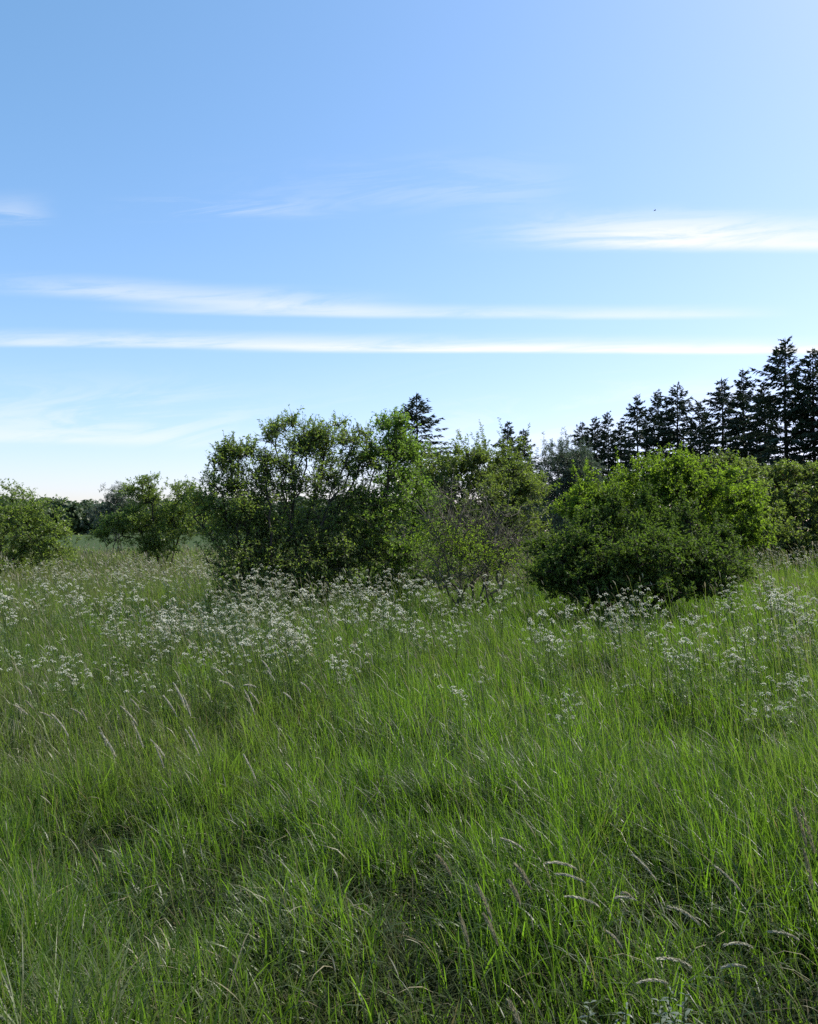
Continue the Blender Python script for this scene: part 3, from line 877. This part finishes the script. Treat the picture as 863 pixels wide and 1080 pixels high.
# ------------------------------------------------------------------ cow parsley
def umbel(rng, R, m=None):
    """a compound umbel: rays and small flat white clusters, around the origin"""
    mb = MB(); st = MB()
    m = m or rng.integers(8, 13)
    ang = np.arange(m) * 2.4 + rng.normal(0, .2, m); rad = R * np.sqrt((np.arange(m) + .4) / m)
    c = np.stack([rad * np.cos(ang), rad * np.sin(ang), -.75 * rad ** 2 / R + rng.normal(0, .10 * R, m)], -1)
    frusta(st, np.repeat([[0, 0, -.75 * R]], m, 0), c, np.full(m, .0008), np.full(m, .0006), 3)
    for cc in c:
        r = R * rng.uniform(.20, .32)
        k = 9
        a = np.arange(k) * 2 * math.pi / k + rng.uniform(0, 1)
        ro = r * rng.uniform(.3, 1.1, k)
        nrm = unit(cc * np.array([1, 1, 0]) / R * 1.1 + np.array([0, 0, 1]) + rng.normal(0, .3, 3))
        u = unit(np.cross(nrm, [1, .2, 0])); w = np.cross(nrm, u)
        for i in range(k):   # a petal spray each
            d = u * math.cos(a[i]) + w * math.sin(a[i]); e = np.cross(nrm, d)
            p0 = cc + d * ro[i] * .15; p2 = cc + d * ro[i] + nrm * rng.normal(.1, .5) * r
            mb.add(np.stack([p0, (p0 + p2) / 2 - e * r * .28 + nrm * r * .12, p2, (p0 + p2) / 2 + e * r * .28 + nrm * r * .12]), [[0, 1, 2, 3]])
    return st, mb


def parsley_proto(seed, H, nheads, R):
    """stem mesh, leaf mesh, list of flower heads (mesh, place); and all of it merged for far plants"""
    rng = np.random.default_rng(seed)
    stem, leaf, heads = MB(), MB(), []
    lean = np.array([-.10, 0, 0]) * H + rng.normal(0, .03, 3) * H
    zs = np.array([0, .35, .55, .72, .86]) * H
    ax = np.stack([lean[0] * (zs / H) ** 1.6, lean[1] * (zs / H) ** 1.6, zs], -1)
    frusta(stem, ax[:-1], ax[1:], np.linspace(.0045, .0026, 4), np.linspace(.004, .0022, 4), 4)
    ends = []
    for j in range(nheads):
        b = ax[rng.integers(2, 5)] if j else ax[-1]
        az = j * 2.4 + rng.normal(0, .3)
        rr = rng.uniform(.05, .21) * H * (.3 if j == 0 else 1)
        e = np.array([b[0] + math.cos(az) * rr, b[1] + math.sin(az) * rr, H * rng.uniform(.74, 1.02) - .25 * rr])
        m = (b + e) / 2 + np.array([math.cos(az), math.sin(az), 0]) * rr * .18
        frusta(stem, np.stack([b, m]), np.stack([m, e]), np.array([.0022, .0018]), np.array([.0018, .0013]), 3)
        ends.append(e)
    # lacy leaves on the lower stem
    for j in range(7):
        z = rng.uniform(.15, .62) * H; az = rng.uniform(0, 6.28)
        o = np.array([lean[0] * (z / H) ** 1.6, 0, z]); d = np.array([math.cos(az), math.sin(az), .35])
        for s in np.linspace(.25, 1, 6):
            c = o + d * s * .2
            k = 7
            a = unit(rng.normal(0, .6, (k, 3)) + d * .7); sd = unit(np.cross(a, [0, 0, 1]))
            L = .032 * (1.2 - .6 * s); cc = c + rng.normal(0, .012, (k, 3))
            leaf.add(np.stack([cc, cc + a * L * .5 - sd * L * .16, cc + a * L, cc + a * L * .5 + sd * L * .16], 1).reshape(-1, 3), np.arange(4 * k).reshape(-1, 4))
    for e in ends:
        st, fl = umbel(rng, R * rng.uniform(.7, 1.15))
        h = MB()
        for mb_, mi in ((st, 1), (fl, 0)):
            for v, q in zip(mb_.v, mb_.q): h.v.append(v + 0); h.q.append(q + (h.n)); h.m.append(np.full(len(q), mi)); h.t.append(np.zeros(len(q)))
            h.n += mb_.n
        heads.append((h, e))
    full = MB()
    for v, q in ((np.concatenate(stem.v), np.concatenate(stem.q)), ): full.add(v, q, 1)
    full.add(np.concatenate(leaf.v), np.concatenate(leaf.q), 1)
    for h, e in heads:
        full.add(np.concatenate(h.v) + e, np.concatenate(h.q), np.concatenate(h.m))
    sm = stem.mesh('stem', [M['stalk']]); lf = leaf.mesh('foliage', [M['stalk']], False)
    hs = [(h.mesh('flower_head', [M['petal'], M['stalk']], False), e) for h, e in heads]
    return sm, lf, hs, full.mesh('cow_parsley', [M['petal'], M['stalk']], False), H, len(heads)


PARS = [parsley_proto(301, 1.0, 9, .028), parsley_proto(302, 1.0, 6, .031), parsley_proto(303, 1.0, 11, .025), parsley_proto(304, 1.0, 8, .030),
        parsley_proto(305, 1.0, 5, .030), parsley_proto(306, 1.0, 10, .026)]
ZONES = [  # px range, py range, count, phrase, sits before
    (0, 110, 592, 640, 46, 'in drift at left edge'),
    (110, 200, 598, 665, 40, 'in drift before small spreading tree'),
    (170, 265, 632, 682, 46, 'in thick drift left of elders'),
    (262, 345, 606, 672, 50, 'in thick drift under tallest elder'),
    (345, 440, 602, 650, 26, 'in drift below bright elder'),
    (440, 560, 602, 660, 22, 'in loose drift before bare twiggy bush'),
    (560, 690, 622, 668, 30, 'at foot of dark front hawthorn'),
    (690, 863, 582, 640, 50, 'on slope right of dark hawthorn'),
    (700, 863, 640, 690, 24, 'in open grass below right slope'),
    (800, 870, 690, 730, 9, 'in close clump at right edge'),
    (20, 180, 670, 710, 12, 'standing singly in left meadow'),
    (330, 560, 655, 720, 8, 'standing singly in middle meadow'),
    (560, 660, 690, 760, 4, 'standing singly right of middle meadow'),
]
SIZE = ['short', 'middling', 'tall']
prng = np.random.default_rng(400)
plants = []
for x0, x1, y0, y1, n, ph in ZONES:
    c = 0
    while c < n:
        px, py = prng.uniform(x0, x1), prng.uniform(y0, y1)
        H = prng.uniform(.78, 1.12)
        if py < 600: H = prng.uniform(.7, .95)
        H *= 1 - .38 * min(1, max(0, (py - 625) / 75))
        Yp = 10.0
        for _ in range(12):
            gz = float(terrain(np.array([(px - 431.5) / F * Yp]), np.array([Yp]))[0])
            Yp = .5 * Yp + .5 * min(max((CAM_Z - gz - H * .95) * F / (py - HOR), 2.5), 30)
        x = (px - 431.5) / F * Yp
        if vnoise(np.array([x]), np.array([Yp]), .85, 31)[0] < .52 and prng.random() < .92: continue
        plants.append((Yp, x, H, ph)); c += 1
plants.sort()
for i, (Yp, x, H, ph) in enumerate(plants[:300]):
    k = int(prng.integers(0, len(PARS)))
    sm, lf, hs, full, H0, nh = PARS[k]
    z = float(terrain(np.array([x]), np.array([Yp]))[0]) - .01
    lab = '%s white cow parsley with %d heads %s' % (SIZE[min(2, max(0, int((H - .6) / .17)))], nh, ph)
    if i < 110:
        root = bpy.data.objects.new('cow_parsley', None); COL.objects.link(root)
        obj('stem', sm, root); obj('foliage', lf, root)
        for hm_, e in hs: obj('flower_head', hm_, root, e)
    else:
        root = obj('cow_parsley', full)
    root.location = (x, Yp, z)
    root.scale = (H * prng.uniform(.9, 1.15),) * 2 + (H,)
    root.rotation_euler = (0, 0, prng.normal(0, .7))
    tag(root, lab, 'cow parsley', 'cow parsley flowering ' + ph)
# the many far ones, uncounted
fm = MB()
for i in range(260):
    px = prng.choice([prng.uniform(0, 230), prng.uniform(690, 863), prng.uniform(100, 600)]); Yp = prng.uniform(15, 27)
    if 545 < px < 690: continue
    x = (px - 431.5) / F * Yp
    me = PARS[int(prng.integers(0, 6))][3]
    n = len(me.vertices); v = np.zeros(n * 3, dtype=np.float32); me.vertices.foreach_get('co', v); v = v.reshape(-1, 3).astype(float)
    q = np.zeros(len(me.loops), dtype=np.int32); me.loops.foreach_get('vertex_index', q)
    mi = np.zeros(len(me.polygons), dtype=np.int32); me.polygons.foreach_get('material_index', mi)
    a = prng.uniform(0, 6.28); H = prng.uniform(.7, 1.0)
    v = np.stack([v[:, 0] * math.cos(a) - v[:, 1] * math.sin(a), v[:, 0] * math.sin(a) + v[:, 1] * math.cos(a), v[:, 2] * H], -1)
    fm.add(v + [x, Yp, float(terrain(np.array([x]), np.array([Yp]))[0])], q.reshape(-1, 4), mi)
for i in range(70):
    px = prng.uniform(215, 440); Yp = prng.uniform(10.5, 13.2)
    x = (px - 431.5) / F * Yp
    if vnoise(np.array([x]), np.array([Yp]), .7, 33)[0] < .4: continue
    me = PARS[int(prng.integers(0, 6))][3]
    n = len(me.vertices); v = np.zeros(n * 3, dtype=np.float32); me.vertices.foreach_get('co', v); v = v.reshape(-1, 3).astype(float)
    q = np.zeros(len(me.loops), dtype=np.int32); me.loops.foreach_get('vertex_index', q)
    mi = np.zeros(len(me.polygons), dtype=np.int32); me.polygons.foreach_get('material_index', mi)
    a = prng.uniform(0, 6.28); H = prng.uniform(.8, 1.15)
    v = np.stack([v[:, 0] * math.cos(a) - v[:, 1] * math.sin(a), v[:, 0] * math.sin(a) + v[:, 1] * math.cos(a), v[:, 2] * H], -1)
    fm.add(v + [x, Yp, float(terrain(np.array([x]), np.array([Yp]))[0])], q.reshape(-1, 4), mi)
tag(fm.build('distant_cow_parsley', [M['petal'], M['stalk']], smooth=False), 'far scatter of tiny white cow parsley flowers before the hedge', 'cow parsley', kind='stuff')


# ------------------------------------------------------------------ clumps of plumed grass one can tell apart
def plume_clump(px, py, n, spread, H, head, bend, label, tint, hw=(.008, .013), az=0.0):
    Yc = (CAM_Z - H * .95 * math.cos(bend * .4) - .5 * sum(head) / 2 * math.cos(bend)) * F / (py - HOR)
    xc = (px - 431.5) / F * Yc + .25 * H * bend
    zc = float(terrain(np.array([xc]), np.array([Yc]))[0])
    root = bpy.data.objects.new('plumed_grass', None); COL.objects.link(root); root.location = (xc, Yc, zc)
    tag(root, label, 'grass clump', 'clumps of plumed grass')
    for j in range(n):
        b = np.array([[RNG.normal(0, spread), RNG.normal(0, spread * .7), 0.0]])
        h = np.array([H * RNG.uniform(.75, 1.12)]); bd = np.array([bend * RNG.uniform(.6, 1.35)]); a = np.array([LEAN + az + RNG.normal(0, .38)])
        mb = MB()
        v, q, k, sp = blades(b, h, np.array([.0024]), np.array([.12]), bd * .75, a, 6, None, 1.6, 'stem')
        v2, q2, _, _ = blades(b, h, np.array([.0024]), np.array([.12]), bd * .75, a, 6, np.array([1.57]), 1.6, 'stem')
        mb.add(v, q, 0, .2); mb.add(v2, q2, 0, .2)
        st = mb.build('stalk', [M['grass']], root)
        hm_ = MB()
        L = RNG.uniform(*head); w = RNG.uniform(*hw)
        tdir = unit(sp[0, -1] - sp[0, -2])
        # the head: many small spikelets set along the bent tip
        m = 130
        s = np.sort(RNG.random(m))
        d = np.array([math.cos(a[0]), math.sin(a[0]), 0])
        th = bd[0] * (.75 + .5 * s)
        c = sp[0, -1] + np.stack([np.cumsum(np.sin(th)) / m * L * d[0], np.cumsum(np.sin(th)) / m * L * d[1], np.cumsum(np.cos(th)) / m * L], -1)
        dirs = np.stack([np.sin(th) * d[0], np.sin(th) * d[1], np.cos(th)], -1)
        rad = unit(np.cross(dirs, RNG.normal(0, 1, (m, 3))))
        prof = np.sin(np.pi * np.clip(.08 + .9 * s, 0, 1))[:, None] * w * .5
        ax_ = unit(dirs + rad * .22); sd = unit(np.cross(ax_, RNG.normal(0, 1, (m, 3))))
        p0 = c + rad * prof * .6; l = .014; ww = .0016
        hm_.add(np.stack([p0, p0 + ax_ * l * .5 - sd * ww, p0 + ax_ * l + rad * prof * .5, p0 + ax_ * l * .5 + sd * ww], 1).reshape(-1, 3), np.arange(4 * m).reshape(-1, 4), 0, tint)
        hm_.build('seed_head', [M['seed']], st, smooth=False)
    return root


plume_clump(190, 768, 15, .22, .80, (.09, .14), .5, 'pale sheaf of long plumes leaning left in the left meadow', .8, (.0024, .0036))
plume_clump(60, 740, 10, .32, .80, (.05, .09), .8, 'pinkish plumed clump near the left picture edge', .5, (.003, .005))
plume_clump(690, 930, 10, .24, .74, (.08, .12), 1.1, 'long arching plumes bent over to the left in the lower right foreground', .7, (.0018, .0028))
plume_clump(735, 985, 7, .22, .58, (.06, .10), 1.2, 'low arching plumes under the larger bent clump in the lower right', .7, (.0018, .0028))
plume_clump(505, 945, 7, .12, .70, (.06, .10), .45, 'brownish upright plumes in the middle foreground', .2, (.006, .010))
plume_clump(290, 735, 8, .2, .80, (.06, .09), 1.0, 'few nodding white plumes left of the middle of the meadow', .9, (.004, .006))
plume_clump(835, 900, 5, .2, .80, (.09, .13), .25, 'dark upright brown plumes in the shaded lower right corner', .1, (.005, .008))


# ------------------------------------------------------------------ nettles and a pale weed
def weed_proto(seed, H, L, mat, npair=9):
    rng = np.random.default_rng(seed)
    st, lf = MB(), MB()
    tip = np.array([rng.normal(0, .06), rng.normal(0, .06), H])
    mid = tip * .5 + rng.normal(0, .02, 3)
    frusta(st, np.stack([np.zeros(3), mid]), np.stack([mid, tip]), np.array([.004, .003]), np.array([.003, .0015]), 4)
    for j in range(npair):
        f = .25 + .75 * j / (npair - 1)
        o = tip * f
        for s in (0, 1):
            az = j * 1.57 + s * math.pi + rng.normal(0, .2)
            l = L * (1.1 - .65 * f ** 2) * rng.uniform(.8, 1.15)
            v, q, k, _ = blades(o[None], np.array([l]), np.array([l * .30]), np.array([1.0]), np.array([2.0 + rng.normal(0, .15)]), np.array([az]), 4, None, 1.0, 'leaf')
            lf.add(v, q)
    return st.mesh('stem', [M['stalk']]), lf.mesh('foliage', [M[mat]])


NET = [weed_proto(501, .8, .11, 'nettle', 10), weed_proto(502, .7, .12, 'nettle', 9), weed_proto(503, .9, .10, 'nettle', 11)]
for i in range(70):
    px = prng.normal(225, 32); py = prng.uniform(618, 652)
    Yp = (CAM_Z - .75) * F / (py - HOR)
    x = (px - 431.5) / F * Yp
    s, l = NET[i % 3]
    root = bpy.data.objects.new('nettle', None); COL.objects.link(root)
    root.location = (x, Yp, float(terrain(np.array([x]), np.array([Yp]))[0])); root.rotation_euler = (0, 0, prng.uniform(0, 6.28))
    k = prng.uniform(.8, 1.1); root.scale = (k, k, k)
    tag(root, 'dark green nettle in the shaded patch left of the elder trunks', 'nettle', 'nettles left of the elder trunks')
    obj('stem', s, root); obj('foliage', l, root)
WD = [weed_proto(511, .34, .05, 'weed', 14), weed_proto(512, .30, .045, 'weed', 13)]
for i in range(22):
    px = prng.normal(680, 30); Yp = prng.uniform(1.95, 2.3)
    x = (px - 431.5) / F * Yp
    s, l = WD[i % 2]
    root = bpy.data.objects.new('silvery_weed', None); COL.objects.link(root)
    root.location = (x, Yp, float(terrain(np.array([x]), np.array([Yp]))[0])); root.rotation_euler = (0, 0, prng.uniform(0, 6.28))
    tag(root, 'pale silvery leaved weed in the patch at the bottom picture edge', 'weed', 'silvery weeds at the bottom edge')
    obj('stem', s, root); obj('foliage', l, root)

# ------------------------------------------------------------------ a far bird
bp_ = P(693, 219, 160)
bm = MB()
sec = np.array([(-.22, .0), (-.12, .05), (0, .075), (.14, .05), (.24, .012)])
frusta(bm, np.stack([[x, 0, 0] for x, r in sec[:-1]]), np.stack([[x, 0, 0] for x, r in sec[1:]]), sec[:-1, 1] + .004, sec[1:, 1] + .004, 8)
bird = bm.build('bird', [M['plumage']], loc=tuple(bp_))
tag(bird, 'tiny dark bird flying high in the sky beside the bright cloud', 'bird')
for sg in (-1, 1):
    w = MB()
    sp = np.array([[0.02, .04 * sg, .03], [.05, .25 * sg, .12], [-.02, .5 * sg, .08]])
    ch = np.array([.16, .14, .03])
    top = np.stack([sp + np.stack([ch / 2, 0 * ch, 0 * ch], -1), sp - np.stack([ch / 2, 0 * ch, 0 * ch], -1)], 1).reshape(-1, 3)
    bot = top - [0, 0, .012]
    q = [[0, 1, 3, 2], [2, 3, 5, 4]]
    w.add(np.concatenate([top, bot]), q + [[6, 8, 9, 7], [8, 10, 11, 9], [0, 2, 8, 6], [2, 4, 10, 8], [1, 7, 9, 3], [3, 9, 11, 5]])
    w.build('wing', [M['plumage']], bird)
